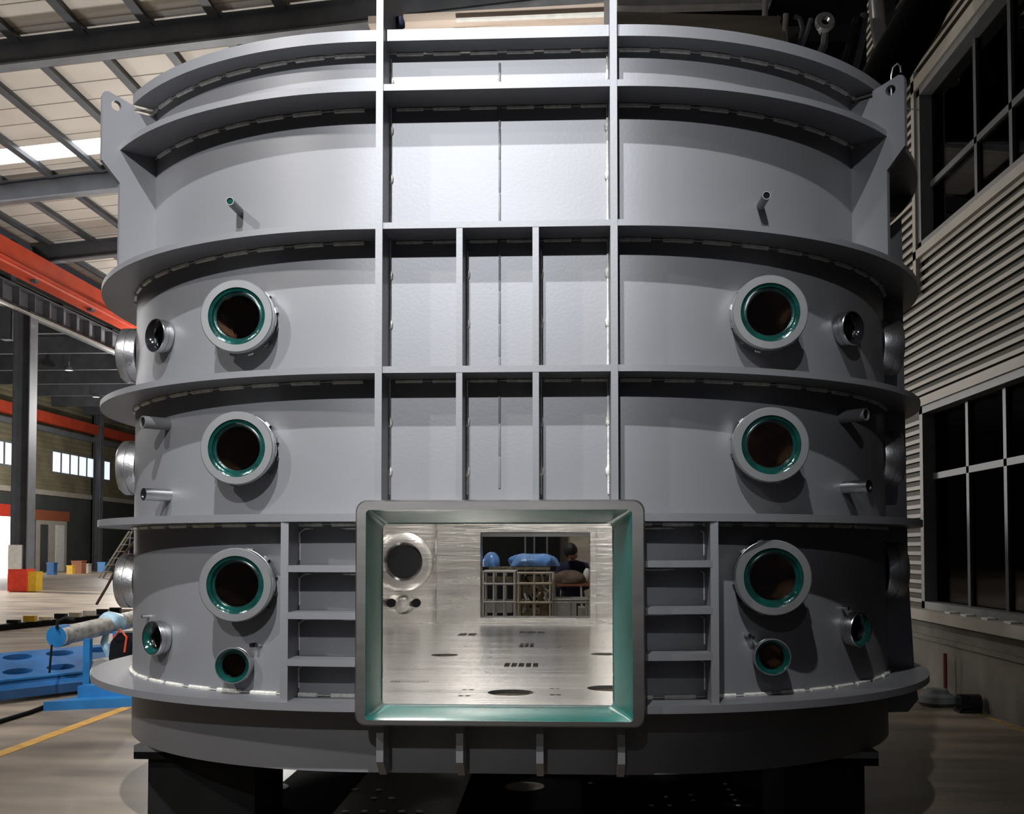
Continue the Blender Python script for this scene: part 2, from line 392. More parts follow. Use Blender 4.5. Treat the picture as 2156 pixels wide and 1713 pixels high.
# lifting lug plates
def lug(side,t,pts,hole=True,m=PAINT,name='lifting_lug',th=.032,rad=(.04)):
    d=Vector((side*math.sin(t),-math.cos(t),0)); nrm=Vector((-d.y,d.x,0)); base=Vector((CX+side*HS(side),CV1,0))
    P=[base+d*(RH+r)+Vector((0,0,z))-nrm*th/2 for r,z in pts]
    o=MB().prism(P,nrm*th).build(name,m,ch)
    if hole:
        c=base+d*(RH+hole[0])+Vector((0,0,hole[1])); cc=MB().cyl(c-nrm*.1,c+nrm*.1,.028,20)
        cut(o,cc)
    c=base+d*(RH+.004)+nrm*side*.02; z0=RZ[2][1]+.02; z1=RZ[1][0]-.02
    MB().tube([c+Vector((0,0,z0+(z1-z0)*k/24))+nrm*random.uniform(-.003,.003) for k in range(25)],[.008+random.uniform(-.003,.007) for _ in range(25)],6).build('weld_seam',BEAD,o)
    for zz,r1 in ((RZ[1][0]-.010,RR-.01),(RZ[0][0]-.012,RH+.12)):
        MB().tube([c+d*.006+Vector((0,0,zz)),c+d*(r1-RH)+Vector((0,0,zz))],.008,6).build('weld_seam',BEAD,o)
    return o
z3=RZ[2][1]
lp=[(-.01,z3-.002),(.2,z3-.002),(.2,3.63),(.30,3.74),(.30,4.10),(.292,4.122),(.27,4.13),(.125,4.085),(.125,4.05),(-.01,4.05)]
for s in (-1,1): lug(s,.86,lp,hole=(.225,4.06))
# dark bracket and fin on the far right flank
yb=6.62
fin=[at(px,py,yb) for px,py in ((1835,505),(1880,470),(1898,455),(1901,560),(1901,650),(1906,900),(1912,1200),(1925,1400),(1930,1448),(1934,1472),(1912,1498),(1835,1500))]
MB().prism(fin,(0,.04,0)).build('side_fin',PAINT,ch)
br=[at(px,py,yb-.02) for px,py in ((1840,380),(1862,363),(1899,322),(1916,345),(1924,380),(1924,405),(1914,425),(1899,446),(1840,446))]
o=MB().prism(br,(0,.10,0)).build('flank_bracket',PAINTD,ch); o['label']='dark rounded bracket on the right flank'

# portholes
def porthole(c,ax,r,length,name='porthole',glass_r=.62,teal=.775,m=FLANGE,bolts=12,tealm=TEALD,thick=.075,sleeve=None,body=None):
    """c: centre of the outer face, ax: outward axis"""
    ax=Vector(ax).normalized(); c=Vector(c); th=thick
    b=MB().lathe(c,ax,[(r*.86,-length),(r*.86,-th-.012),(r*.97,-th-.01),(r*.985,-th),(r*.985,-th*.62),(r*.955,-th*.60),(r*.955,-th*.52),(r*.985,-th*.5),(r*.985,-.006),(r*.97,0)],64)
    o=b.build(name,[body or CHROME],ch,org=c)
    MB().lathe(c,ax,[(r*.965,.0),(r*.985,-.001),(r*.96,.003),(r*teal,.003),(r*teal,-.02)],64).build('flange_face',m,o)
    MB().lathe(c,ax,[(r*teal,-.002),(r*(teal-.03),-.005),(r*(teal-.09),-.008),(r*(glass_r+.03),-.026),(r*glass_r,-.03)],64).build('seal_ring',tealm,o)
    MB().lathe(c,ax,[(r*glass_r,-.030),(r*(glass_r-.03),-.024),(r*(glass_r-.04),-.036)],48).build('retaining_ring',CHROME,o)
    MB().lathe(c,ax,[(.0001,-.034),(r*glass_r,-.034),(r*glass_r,-.044),(.0001,-.044)],48).build('sight_glass',SIGHT,o)
    if sleeve: MB().lathe(c,ax,[(r*.60,-.05),(r*.60,-sleeve)],40).build('inner_tube',STEEL,o)
    else: MB().lathe(c,ax,[(r*.60,-.05),(r*.60,-length-.1),(.0001,-length-.1)],40).build('inner_tube',BROWN,o)
    u=Vector((0,0,1)).cross(ax).normalized(); w=ax.cross(u)
    for k in range(bolts):
        a=2*PI*(k+.5)/bolts; e=(u*math.cos(a)+w*math.sin(a)); q=c+e*r*.90-ax*(th+.012); g=ax.cross(e)*.014
        MB().prism([q-g,q+g,q+g+e*.022,q-g+e*.022],-ax*.03).build('clamp_claw',CHROME,o)
    return o
YP=YF+.05
hcut=MB(); lcut=MB()
def pierce(c,r,y1):
    hcut.cyl((c.x,c.y+.02,c.z),(c.x,y1,c.z),r*.62,32); lcut.cyl((c.x,c.y+.02,c.z),(c.x,y1,c.z),r*.585,32)
def yskin(x,Rr): return CV1-math.sqrt(Rr**2-max(0,DC(x))**2)
for px,py in ((498,665),(498,943),(495,1231),(1622,657),(1624,936),(1629,1216)):
    c=at(px,py,YF+.08)
    for _ in range(4): c=at(px,py,yskin(c.x,RH)-.165)
    YP=c.y; yh=yskin(c.x,RH); xo=c.x+(.11 if c.x>CX else -.11); yi=yskin(xo,RL)
    rr=.182*YP/5.0; porthole(c,(0,-1,0),rr,yh-YP+.05,sleeve=yi-YP+.03); pierce(c,rr,yi+.12)
for px,py in ((489,1401),(1627,1383)):
    c=at(px,py,YF+.12)
    for _ in range(4): c=at(px,py,yskin(c.x,RH)-.11)
    yh=yskin(c.x,RH); xo=c.x+(.06 if c.x>CX else -.06); yi=yskin(xo,RL)
    porthole(c,(0,-1,0),.092,yh-c.y+.02,bolts=0,glass_r=.68,teal=.93,name='small_porthole',thick=.05,sleeve=yi-c.y+.02); pierce(c,.092,yi+.1)
cut(hull,hcut); cut(liner,lcut)
for px,py,s in ((326,706,-1),(1797,690,1),(320,1343,-1),(1813,1325,1)):
    best=None
    for k in range(400):
        tt=.4+k*.003; h=hull_pt(s,tt,.075); pr=at(px,py,h.y)
        e=abs(pr.x-h.x)
        if best is None or e<best[0]: best=(e,tt,pr)
    tt=best[1]; c=best[2]
    porthole(c,(s*math.sin(tt-.12),-math.cos(tt-.12),0),.094,.09,bolts=0,m=CHROME,glass_r=.66,teal=.92,name='small_porthole',tealm=GLOSSB if py<1000 else TEALD,thick=.05)
for px,py,s in ((266,749,-1),(266,985,-1),(262,1222,-1),(1886,731,1),(1888,965,1),(1896,1200,1)):
    Yc=YF+1.47; pr=at(px,py,Yc)
    d=1.99-1.47; xh=HS(s)+math.sqrt(RH**2-d*d)
    porthole(pr,(s,0,0),.172,max(.05,abs(pr.x-CX)-xh+.03),bolts=0,m=CHROME,name='side_porthole',thick=.105,body=SATIN)
# small protruding nozzles
def nozzle(a,b,r,cap=TEAL,m=FLANGE):
    a=Vector(a);b=Vector(b); ax=(b-a); L=ax.length
    o=MB().lathe(a,ax,[(r,-.03),(r,L),(r*.8,L),(r*.8,L-.02)],24).build('nozzle',m,ch,org=a)
    MB().lathe(b,ax,[(.0001,-.006),(r*.82,-.006)],24).build('nozzle_plug',cap,o)
for (px,py) in ((484,423),(1614,411)):
    b_=at(px,py,YF+.1); yh=yskin(b_.x,RH); b_=at(px,py,yh-.155)
    nozzle((b_.x,yh,b_.z),b_,.021,cap=TEALD if px<900 else BLACK)
for px,py,s,m in ((300,888,-1,FLANGE),(302,1040,-1,CHROME),(1824,872,1,FLANGE),(1830,1023,1,CHROME)):
    best=None
    for k in range(500):
        tt=.3+k*.0025; h=hull_pt(s,tt,.15); pr=at(px,py,h.y); e=abs(pr.x-h.x)
        if best is None or e<best[0]: best=(e,tt,pr)
    tt=best[1]; c=best[2]; ax=Vector((s*math.sin(tt),-math.cos(tt),0))
    nozzle(c-ax*.16,c,.034,cap=GLOSSB,m=m)
# little studs left on the skin
for px,py in ((536,1357),(547,1357),(1572,1337),(1580,1341),(1776,1280),(310,1297)):
    s=-1 if px<1000 else 1; best=None
    for k in range(500):
        tt=.0+k*.0025; h=hull_pt(s,tt,.01); pr=at(px,py,h.y); e=abs(pr.x-h.x)
        if best is None or e<best[0]: best=(e,tt,pr)
    tt=best[1]; c=best[2]; ax=Vector((s*math.sin(tt),-math.cos(tt),0))
    MB().cyl(c-ax*.02,c+ax*.03,.011,10).build('stud',CHROME if px!=536 else BLACK,ch,org=c)

# ================================================================== stands under the chamber
def stand(x0,x1,y0,y1,label,capw=.06,grp='black stands under the chamber'):
    o=thing('support_stand',((x0+x1)/2,(y0+y1)/2,0),label,'stand',grp)
    MB().box((x0,y0,0),(x1,y1,ZB-.075)).build('box_column',BLKSTEEL,o)
    MB().box((x0-capw,y0-capw,ZB-.075),(x1+capw,y1+capw,ZB-.035)).build('bearing_pad',BLACK,o)
    MB().box((x0-capw,y0-capw,ZB-.035),(x1+capw,y1+capw,ZB)).build('cap_plate',PAINT,o)
yl=5.85
a=at(312,1620,yl).x; b_=at(537,1620,yl).x
stand(a,b_,yl,yl+.6,'black box stand with grey cap plate under the left front of the chamber')
a=at(1650,1620,yl).x; c_=at(1820,1620,yl).x
stand(a,c_,yl,yl+.6,'black box stand with grey cap plate under the right front of the chamber')
stand(-2.0,-1.45,9.4,10.0,'black box stand under the left rear of the chamber')
stand(.85,1.4,9.4,10.0,'black box stand under the right rear of the chamber')
stand(at(1022,1680,7.2).x,at(1055,1680,7.2).x,7.2,7.5,'slim black column under the middle of the chamber',.03)
# dark perforated tray on the floor below
p0=atz(650,1710); p1=atz(1000,1646)
o=MB().box((-1.35,6.0,.006),(-.62,7.35,.035)).build('drip_tray',mat('dark_tray_steel',(.018,.018,.017),.4,.4,noise=.3,nscale=3),None)
tag(o,'dark glossy steel tray with small bright holes on the floor under the chamber','tray')
w0=None
for px,py in ((748,1662),(798,1663),(788,1680),(824,1680),(728,1708),(768,1708),(806,1708),(846,1708),(884,1708)):
    p=atz(px,py,.036)
    if w0 is None: w0=MB().lathe((p.x,p.y,.0352),(0,0,1),[(.0001,.0),(.022,.0),(.024,.004),(.020,.006),(.0001,.006)],14).build('tray_light_spot',BEAD,o,org=p); p0_=p  # pale dots stand in for spots of light on the tray
    else: c=w0.copy(); COL.objects.link(c); c.parent=o; c.location=w0.location+(p-p0_)
w0=None
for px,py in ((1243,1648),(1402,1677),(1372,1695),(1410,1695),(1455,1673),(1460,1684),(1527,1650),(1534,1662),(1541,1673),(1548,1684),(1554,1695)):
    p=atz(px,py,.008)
    if w0 is None: w0=MB().lathe((p.x,p.y,.0065),(0,0,1),[(.0001,.0),(.014,.0),(.016,.002),(.014,.004),(.0001,.004)],14).build('light_spot_disc',BEAD,org=p); c=w0  # small pale discs drawn in place of light spots on the floor
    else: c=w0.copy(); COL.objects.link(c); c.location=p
    tag(c,'tiny pale disc standing in for a spot of light under the right half of the chamber','light spot','painted light spots under the chamber')
for px,py,r,lb in ((1105,1655,.13,'pale disc standing in for a pool of light under the middle of the chamber'),(566,1657,.13,'pale disc standing in for a pool of light, half hidden by the left front stand')):
    p=atz(px,py,.01); e=MB().lathe((p.x,p.y,.007),(0,0,1),[(.0001,0),(r,0),(r,.006),(.0001,.008)],40).build('light_pool_disc',mat('tan_light_pool',(.26,.235,.20),.6),org=p); tag(e,lb,'light patch')  # pool of light modelled as a tan disc
# black sheet put in for the deep shade under the chamber
o=MB().box((-1.9,6.0,.0),(1.5,10.6,.006)).build('shade_sheet',BLACK); tag(o,'black sheet standing in for the shade on the floor below the chamber','shade patch')
o.location.z=.0

# ================================================================== SETTING
WX=4.15
struct(MB().box((-36,-12,-.2),(WX+.3,95,0)).build('floor',CONC))
def roofz(X): return 13.4+.095*(X+20)
rs=MB()
def roofslab(y0,y1,x0=-20.5,x1=9,m=PANEL,name='ceiling'):
    P=[(x0,y0,roofz(x0)),(x1,y0,roofz(x1)),(x1,y0,roofz(x1)+.15),(x0,y0,roofz(x0)+.15)]
    return struct(MB().prism(P,(0,y1-y0,0)).build(name,m))
roofslab(12,30.5); roofslab(31.6,56); roofslab(56,95)
o=roofslab(30.5,31.6,m=SKYL,name='window_3')
# panel joints
jm=MB()
for k in range(62):
    y=14+k*1.0
    if 30<y<31.7: continue
    jm.prism([(-20.4,y,roofz(-20.4)-.012),(9,y,roofz(9)-.012),(9,y,roofz(9)),(-20.4,y,roofz(-20.4))],(0,.03,0))
struct(jm.build('trim_1',mat('panel_joint',(.33,.31,.28),.7)))
# rafters
def rafter(y,label,d=.62,x0=-20.3,x1=6):
    r=thing('roof_rafter',((x0+x1)/2,y,roofz((x0+x1)/2)),label,'beam','steel roof rafters')
    def bar(z0,z1,w,n,m):
        P=[(x0,y-w/2,roofz(x0)-z0),(x1,y-w/2,roofz(x1)-z0),(x1,y-w/2,roofz(x1)-z1),(x0,y-w/2,roofz(x0)-z1)]
        MB().prism(P,(0,w,0)).build(n,m,r)
    bar(.2,.2+d,.05,'web',GSTEEL); bar(.2+d,.2+d+.05,.34,'bottom_flange',GSTEELL); bar(.17,.2,.34,'top_flange',GSTEEL)  # lighter bottom flange: the lit underside is put into its colour
    return r
rafter(24.3,'nearest dark steel roof rafter crossing above the chamber',.56)
rafter(32.6,'second steel roof rafter, just beyond the bright skylight',.6)
rafter(39,'third steel roof rafter, landing on the tall grey column',.6)
rafter(46,'fourth steel roof rafter, beyond the tall grey column'); 
pl=None
x=-19.6; k=0
pur=[]
while x<5.6:
    z=roofz(x)
    if pl is None:
        m=MB().box((x-.045,14,z-.20),(x+.045,56,z-.02)); m.box((x-.12,14,z-.215),(x+.12,56,z-.20))
        pl=m.build('roof_purlin',GSTEEL,org=(x,35,z)); o=pl
    else:
        o=pl.copy(); COL.objects.link(o); o.location=(x,35,z)
    tag(o,'long thin dark steel purlin under the pale roof panels','purlin','roof purlins'); x+=1.62
# crane column, runway, crane beam
def column(x,y,zt,label,bands=True,w=.62):
    c=thing('steel_column',(x,y,0),label,'column')
    m=MB(); m.box((x-w/2,y-.03,0),(x+w/2,y+.03,zt)); m.build('web',GSTEEL,c)
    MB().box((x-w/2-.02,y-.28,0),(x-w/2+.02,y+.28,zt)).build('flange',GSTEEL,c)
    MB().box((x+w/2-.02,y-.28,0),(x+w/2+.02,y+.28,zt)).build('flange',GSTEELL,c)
    if bands:
        MB().box((x-w/2-.06,y-.33,.02),(x+w/2+.04,y+.3,.85)).build('red_guard',REDP,c)
        MB().box((x-w/2-.06,y-.335,.85),(x+w/2-.25,y+.3,1.75)).build('white_guard',WHITEP,c)
        MB().box((x+w/2+.05,y-.25,.02),(x+w/2+.36,y+.25,.75)).build('yellow_guard',YEL,c)
        MB().box((x-.9,y-.2,9.5),(x-.5,y+.2,13.3)).build('upper_post',GSTEEL,c)
    return c
column(-20.2,38.4,10.53,'tall grey steel column with red and white painted foot')
column(-35.2,78,13.0,'thin distant steel column against the far left wall',False,.5)
rg=thing('crane_runway',(-20.2,34,10.6),'grey crane runway girder with upright stiffeners on the tall column','crane girder')
z0=10.6;z1=11.3
MB().box((-20.35,9,z0),(-20.3,56,z1)).build('web',GSTEELL,rg)
MB().box((-20.6,9,z0-.06),(-20.0,56,z0)).build('flange',GSTEEL,rg)
MB().box((-20.6,9,z1),(-20.0,56,z1+.05)).build('flange',GSTEEL,rg)
st=None
for k in range(34):
    y=18+k*1.15
    if st is None: st=MB().box((-20.29,y,z0),(-20.02,y+.05,z1)).build('stiffener',GSTEEL,rg); y00=y
    else: c=st.copy(); COL.objects.link(c); c.parent=rg; c.location=st.location+Vector((0,y-y00,0))
cg=thing('crane_girder',(-19.2,34,12.2),'bright orange-red crane girder running above the grey runway','crane')
MB().box((-19.5,11,11.55),(-19.0,48,12.3)).build('box_girder',RED,cg)
MB().box((-19.7,11,11.45),(-18.8,48,11.55)).build('walkway_edge',RED,cg)
MB().cyl((-18.9,14,11.4),(-18.9,48,11.4),.06,8).build('lower_rail',RED,cg)
for k in range(8):
    y=14+k*4.6
    MB().box((-19.35,y,11.35),(-19.15,y+.3,11.55)).build('rail_bracket',GSTEEL,cg)
# overhead bus bars with hooks under the girder
o=thing('festoon_line',(-18.3,40,9.6),'dark cable festoon rail with orange hooks under the runway','cable rail')
MB().box((-19.6,30,10.2),(-19.45,56,10.27)).build('rail',GALV,o)
for k in range(19,26):
    y=30.5+k*.95
    MB().tube([(-19.5,y,10.2),(-19.45,y+.1,9.7),(-19.4,y+.35,9.45),(-19.5,y+.6,9.7),(-19.5,y+.7,10.2)],.05,6).build('cable_loop',RED if k>20 else BLKSTEEL,o)
# fascia above runway and second bay
struct(MB().box((-21,9,11.9),(-20.9,95,13.2)).build('trim_2',DGREY))
for k,zz in enumerate((12.15,12.45,12.75)):
    struct(MB().box((-20.9,9,zz),(-20.84,95,zz+.08)).build('trim_%d'%(3+k),GSTEELL))
struct(MB().box((-36.3,20,12.6),(-21,95,12.75)).build('ceiling',DGREY))
sb=None
for k in range(14):
    y=28+k*4.9
    if sb is None: sb=MB().box((-36,y,11.7),(-21,y+.25,12.575)).build('bay_rafter',GSTEEL,org=(-28,y,12.1)); o=sb
    else: o=sb.copy(); COL.objects.link(o); o.location=(-28,y,12.1)
    tag(o,'dark rafter under the roof of the neighbouring left bay','beam','rafters of the left bay')
lamp0=None
for k,(x,y) in enumerate(((-30,52),(-27,56),(-30,66),(-26,68),(-31,40),(-24,46))):
    if lamp0 is None:
        lamp0=thing('high_bay_lamp',(x,y,11.4),'small lit high-bay lamp hanging in the left bay','lamp','high-bay lamps in the left bay')
        MB().lathe((x,y,11.4),(0,0,1),[(.25,0),(.2,.15),(.06,.3),(.05,.5)],20).build('reflector',GSTEELL,lamp0)
        MB().lathe((x,y,11.42),(0,0,1),[(.0001,0),(.22,0)],20).build('lamp_glass',DAYW,lamp0)
        MB().cyl((x,y,11.6),(x,y,12.6),.02,6).build('rod',GSTEEL,lamp0)
    else: copy_tree(lamp0,None,(x,y,11.4))
# left outer wall, seen far away
LX=-36
wl=MB(); wl.box((LX-.2,20,0),(LX,95,5.4))
struct(wl.build('wall_left',DGREY))
kh=MB()
n=int((12.6-5.7)/.35)
for k in range(n):
    z=5.7+k*.35
    kh.prism([(LX-.05,20,z),(LX,20,z+.05),(LX,20,z+.22),(LX-.05,20,z+.3)],(0,75,0))
kh.box((LX-.25,20,5.4),(LX-.05,95,12.7),1)
struct(kh.build('wall_left_upper',[KHAKI,KHAKI]))
struct(MB().box((LX,20,5.35),(LX+.25,95,5.7)).build('trim_6',CREAM))
struct(MB().box((LX,20,9.75),(LX+.6,95,10.05)).build('trim_7',GSTEELL))
struct(MB().box((LX+.3,20,10.3),(LX+.8,95,11.0)).build('trim_8',RED))
struct(MB().box((-36,94.8,0),(6,95,18)).build('wall_back',DGREY))
# ribbon window far left
w=0
for (y0,y1) in ((60,67.3),(72.2,79.0),(80.6,81.8)):
    f=struct(MB().box((LX-.02,y0,6.95),(LX+.06,y1,8.65)).build('window_%d'%(4+w),WFRAME)); 
    nn=max(1,round((y1-y0)/1.36)); d=(y1-y0)/nn
    for k in range(nn):
        MB().box((LX+.05,y0+k*d+.14,7.1),(LX+.075,y0+(k+1)*d-.14,8.5)).build('pane',DAYW,f)
    w+=1
# door in far left wall
dy0,dy1=70.2,74.6
d=struct(MB().box((LX,dy0,0),(LX+.06,dy1,3.6)).build('door_1',CREAM))
MB().box((LX+.06,dy0+.5,0),(LX+.12,dy0+1.5,3.3)).build('door_leaf',DGREY,d)
MB().box((LX+.06,dy1-1.7,0),(LX+.12,dy1-.5,3.3)).build('door_leaf',WHITEP,d)
struct(MB().box((LX,dy0-.3,3.6),(LX+.1,dy1+.3,4.3)).build('trim_9',mat('rust_header',(.30,.09,.04),.7)))
d=struct(MB().box((LX,55,0),(LX+.08,67.6,3.7)).build('door_2',DOORL))
struct(MB().box((LX,55,3.7),(LX+.12,68,4.5)).build('trim_10',REDP))
# clutter along the far left
items=((205,1200,.7,.9,BLUE,'blue crate standing by the far left wall'),(228,1200,.6,1.2,BLKSTEEL,'black crate by the far left wall'),(150,1203,.9,1.1,mat('rust_box',(.25,.09,.04),.7),'rust brown box by the far left wall, right of the pale door'),(140,1204,.5,.7,YEL,'small yellow box by the far left wall'),(172,1202,.6,.8,CREAM,'cream box by the far left wall'),(98,1206,.6,1.0,BLUED,'dark blue drum-sized box below the pale door'))
for px,py,s,h,m,lb in items:
    p=atz(px,py+4); p.x=max(p.x,-35.2)
    s*=.75; h*=.7; b=MB().box((p.x,p.y,0),(p.x+s,p.y+s,h)); b.box((p.x-.03,p.y-.03,h),(p.x+s+.03,p.y+s+.03,h+.06))
    tag(b.build('storage_crate',m,org=(p.x,p.y,0)),lb,'crate')
# leaning ladder & poles
a=atz(207,1197+20); o=thing('step_ladder',(a.x,a.y,0),'tall metal step ladder standing left of the chamber in the distance','ladder')
Y=a.y
lt=at(272,1118,Y); l0=at(208,1215,Y); l1=at(262,1215,Y)
for dy in (0,.5):
    MB().tube([(l0.x,Y+dy,0),(lt.x,Y+dy*.8,lt.z)],.05,6).build('rail',CREAM,o)
for k in range(1,7):
    f=k/7; q=Vector((l0.x,Y,0)).lerp(Vector((lt.x,Y,lt.z)),f); MB().box((q.x-.02,Y,q.z-.02),(q.x+.25,Y+.5,q.z+.02)).build('step',CREAM,o)
MB().tube([(l1.x,Y+.2,0),(lt.x,Y+.2,lt.z)],.045,6).build('prop',GSTEELL,o)
Y=18; o=MB().tube([at(203,1272,Y)*1, at(225,1235,Y), at(262,1165,Y), at(300,1120,Y)],.025,8)
o=o.build('leaning_pole',mat('rusty_pole',(.16,.09,.06),.6)); tag(o,'thin rusty pole leaning beside the chamber at left','pole')
o.location=(0,0,0)

# floor track strip with bits on it (left middle)
a=atz(0,1328); b_=atz(300,1296)
o=thing('floor_rail',(a.x,a.y,0),'long dark rail with loose hardware lying across the floor at left','rail')
d=(b_-a); nrm=Vector((-d.y,d.x,0)).normalized()
MB().prism([a+Vector((0,0,.0)),b_,b_+nrm*.16,a+nrm*.16],(0,0,.12)).build('rail_bar',BLKSTEEL,o)
for k in range(9):
    q=a.lerp(b_,.1+.1*k)+nrm*.08; MB().box(q+Vector((-.12,-.06,.12)),q+Vector((.12,.06,.12+random.uniform(.05,.14)))).build('loose_bracket',random.choice([BLKSTEEL,YEL,RACKB,GALV]),o)

# yellow lines
o=MB().box((-4.43,2,.0),(-4.31,10.6,.004)).build('floor_line',ORANGEL); tag(o,'orange painted stripe on the concrete floor at lower left','floor marking')
o=MB().box((WX-.12,8.0,.0),(WX-.06,11.4,.004)).build('floor_line',mat('dirty_yellow',(.34,.21,.06),.8,noise=.7,nscale=7)); tag(o,'thin yellow stripe along the foot of the right wall','floor marking')

# ------------------------------------------------------------------ blue machine at left
bm_=thing('blue_roller_rig',(-4.9,10.8,0),'blue steel rig holding a plastic-wrapped steel roller, beside the chamber at left','machine')
def P(px,py,Y): return at(px,py,Y)
# T post
Y0=10.75
p=P(182,1345,Y0); q=P(178,1490,Y0)
MB().box((p.x-.035,Y0,0.05),(p.x+.035,Y0+.07,p.z)).build('post',BLUE,bm_)
p2=P(247,1330,Y0+.4); MB().box((p2.x-.05,Y0+.4,.1),(p2.x+.07,Y0+.5,p2.z)).build('post',BLUE,bm_)
ra=P(118,1340,Y0); rb=P(282,1303,Y0+1.5)
r=MB().tube([ra+Vector((.03,0,0)),rb],.10,20).build('roller',PLASTIC,bm_); r['label']='shiny roller in clear wrap'
ax=(rb-ra).normalized()
r2=MB().tube([ra,ra+ax*.16],.115,18).build('roller_cap',BLUE,bm_)
MB().tube([ra+Vector((.02,-.02,.08)),ra+Vector((.02,-.02,.16)),ra+Vector((.10,0,.20)),ra+Vector((.2,0,.18))],.018,6).build('clamp_handle',BLKSTEEL,bm_)
MB().tube([ra+Vector((-.02,-.05,-.08)),ra+Vector((-.04,-.05,-.37))],.012,8).build('hanging_rod',BLKSTEEL,bm_)
w=MB().tube([ra.lerp(rb,.62)+Vector((0,-.02,.02)),ra.lerp(rb,.66)+Vector((0,-.02,.03)),ra.lerp(rb,.74),ra.lerp(rb,.78)],[.108,.125,.12,.105],14).build('wrap_band',PBLUE,bm_)
m=MB(); q=ra.lerp(rb,.68)
m.tube([q+Vector((0,-.1,-.05)),q+Vector((-.02,-.14,-.2)),q+Vector((.03,-.12,-.35)),q+Vector((.12,-.13,-.38))],[.03,.045,.03,.05],8).build('plastic_rag',PBLUE,bm_)
# base shoe
bz=MB(); a=P(92,1498,10.15)
bz.prism([(-5.1,10.15,0),(-4.1,10.55,0),(-3.9,11.1,0),(-4.75,11.0,0)],(0,0,.09)); bz.prism([(-4.9,10.45,.09),(-4.15,10.75,.09),(-4.0,11.05,.09),(-4.75,10.95,.09)],(0,0,.12))
bz.build('base_shoe',BLUE,bm_)
MB().tube([(-3.95,10.4,.1),(-3.95,10.4,0)],.015,6).build('caster_leg',BLKSTEEL,bm_)
# black tool bag + grey drum behind post
bg=P(268,1370,11.0); o=MB(); 
o.loft([[Vector((bg.x-.14*s,11.0-.1*s,z)),Vector((bg.x+.14*s,11.0-.1*s,z)),Vector((bg.x+.16*s,11.12+.1*s,z)),Vector((bg.x-.16*s,11.12+.1*s,z))] for s,z in ((1,bg.z-.2),(1.1,bg.z-.05),(1,bg.z+.1),(.6,bg.z+.2))],cap=True)
o.build('tool_pouch',GLOSSB,bm_)
MB().tube([bg+Vector((-.1,-.12,.15)),bg+Vector((-.02,-.14,.24)),bg+Vector((.05,-.14,.16)),bg+Vector((.03,-.14,.0))],.012,6).build('orange_cord',RED,bm_)
MB().tube([(-5.0,10.9,.25),(-4.2,11.4,.38)],.17,16).build('grey_motor',GALV,bm_)
# long blue trough
tr=thing('blue_trough_beam',(-5.6,10.8,0),'long deep-blue steel beam with oval cut-outs lying on the floor at lower left','beam')
A=Vector((-6.05,10.1,.0)); B=Vector((-4.15,13.2,.0)); d=(B-A).normalized(); n_=Vector((-d.y,d.x,0))
W=.62
prof=[(0,.06),(.05,.0),(.0,.0)]
m=MB(); sec=[(0,.04),(-.03,.14),(.02,.21),(.08,.24),(W-.06,.47),(W,.44),(W,.04)]
P0=[A+n_*(a)+Vector((0,0,z)) for a,z in sec]; m.prism(P0,B-A)
body=m.build('beam_body',BLUED,tr)
cc=MB()
for k in range(7):
    c=A+d*(.35+.5*k)+n_*(.2)
    for off in (0,.26):
        c2=c+n_*off+d*.15*(off>0)
        loop=[c2+d*(.17*math.cos(2*PI*i/20))+n_*(.055*math.sin(2*PI*i/20)) for i in range(20)]
        cc.prism([p+Vector((0,0,.17+(.10 if off else 0))) for p in loop],(0,0,.5))
cut(body,cc)
MB().prism([A+n_*.02-d*.06+Vector((0,0,.02)),A+n_*.6-d*.06+Vector((0,0,.02)),A+n_*.6+Vector((0,0,.02)),A+n_*.02+Vector((0,0,.02))],(0,0,.2)).build('end_block',GALV,tr)
MB().tube([A+d*.2+n_*.03+Vector((0,0,.235)),B+n_*.03+Vector((0,0,.235))],.02,8).build('edge_tube',BLUE,tr)
o=MB().tube([atz(-60,1540,.02),atz(0,1518,.02),atz(60,1500,.02),atz(100,1484,.03)+Vector((0,.1,0))],.022,8).build('floor_cable',BLACK); tag(o,'thick black cable running to the blue rig on the floor','cable')

# ================================================================== right wall
def wzy(px,py): p=atx(px,py,WX); return p.y,p.z
Yw0,zs=wzy(1925,1276)            # window sill
Yl=wzy(1962,1000)[0]             # glass left edge
zwt=wzy(1942,868)[1]
zu0=wzy(1951,505)[1]; Yu=wzy(1943,400)[0]; zu1=wzy(1935,194)[1]
Ylo=wzy(1942,1100)[0]
struct(MB().box((WX,2,0),(WX+.3,60,zs-.12)).build('wall_right_plinth',CONCW))
struct(MB().box((WX-.14,2,zs-.12),(WX+.3,60,zs)).build('trim_11',CREAM))
struct(MB().box((WX-.03,2,zs-.35),(WX,60,zs-.30)).build('trim_12',CONCW))
def siding(y0,y1,z0,z1,name):
    m=MB(); per=.1085; z=math.ceil(z0/per)*per
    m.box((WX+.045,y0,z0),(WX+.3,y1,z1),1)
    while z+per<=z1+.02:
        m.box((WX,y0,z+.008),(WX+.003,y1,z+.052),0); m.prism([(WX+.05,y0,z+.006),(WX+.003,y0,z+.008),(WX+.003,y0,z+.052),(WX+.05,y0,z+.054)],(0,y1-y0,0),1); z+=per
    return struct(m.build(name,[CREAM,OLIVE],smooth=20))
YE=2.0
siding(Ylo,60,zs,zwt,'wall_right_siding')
siding(Ylo-.0,60,zwt,zu1+.0,'wall_right_siding_far'); siding(YE,Ylo,zwt+.08,zu0-.1,'wall_right_siding_band'); siding(YE,60,zu1+.02,15.6,'wall_right_siding_top')
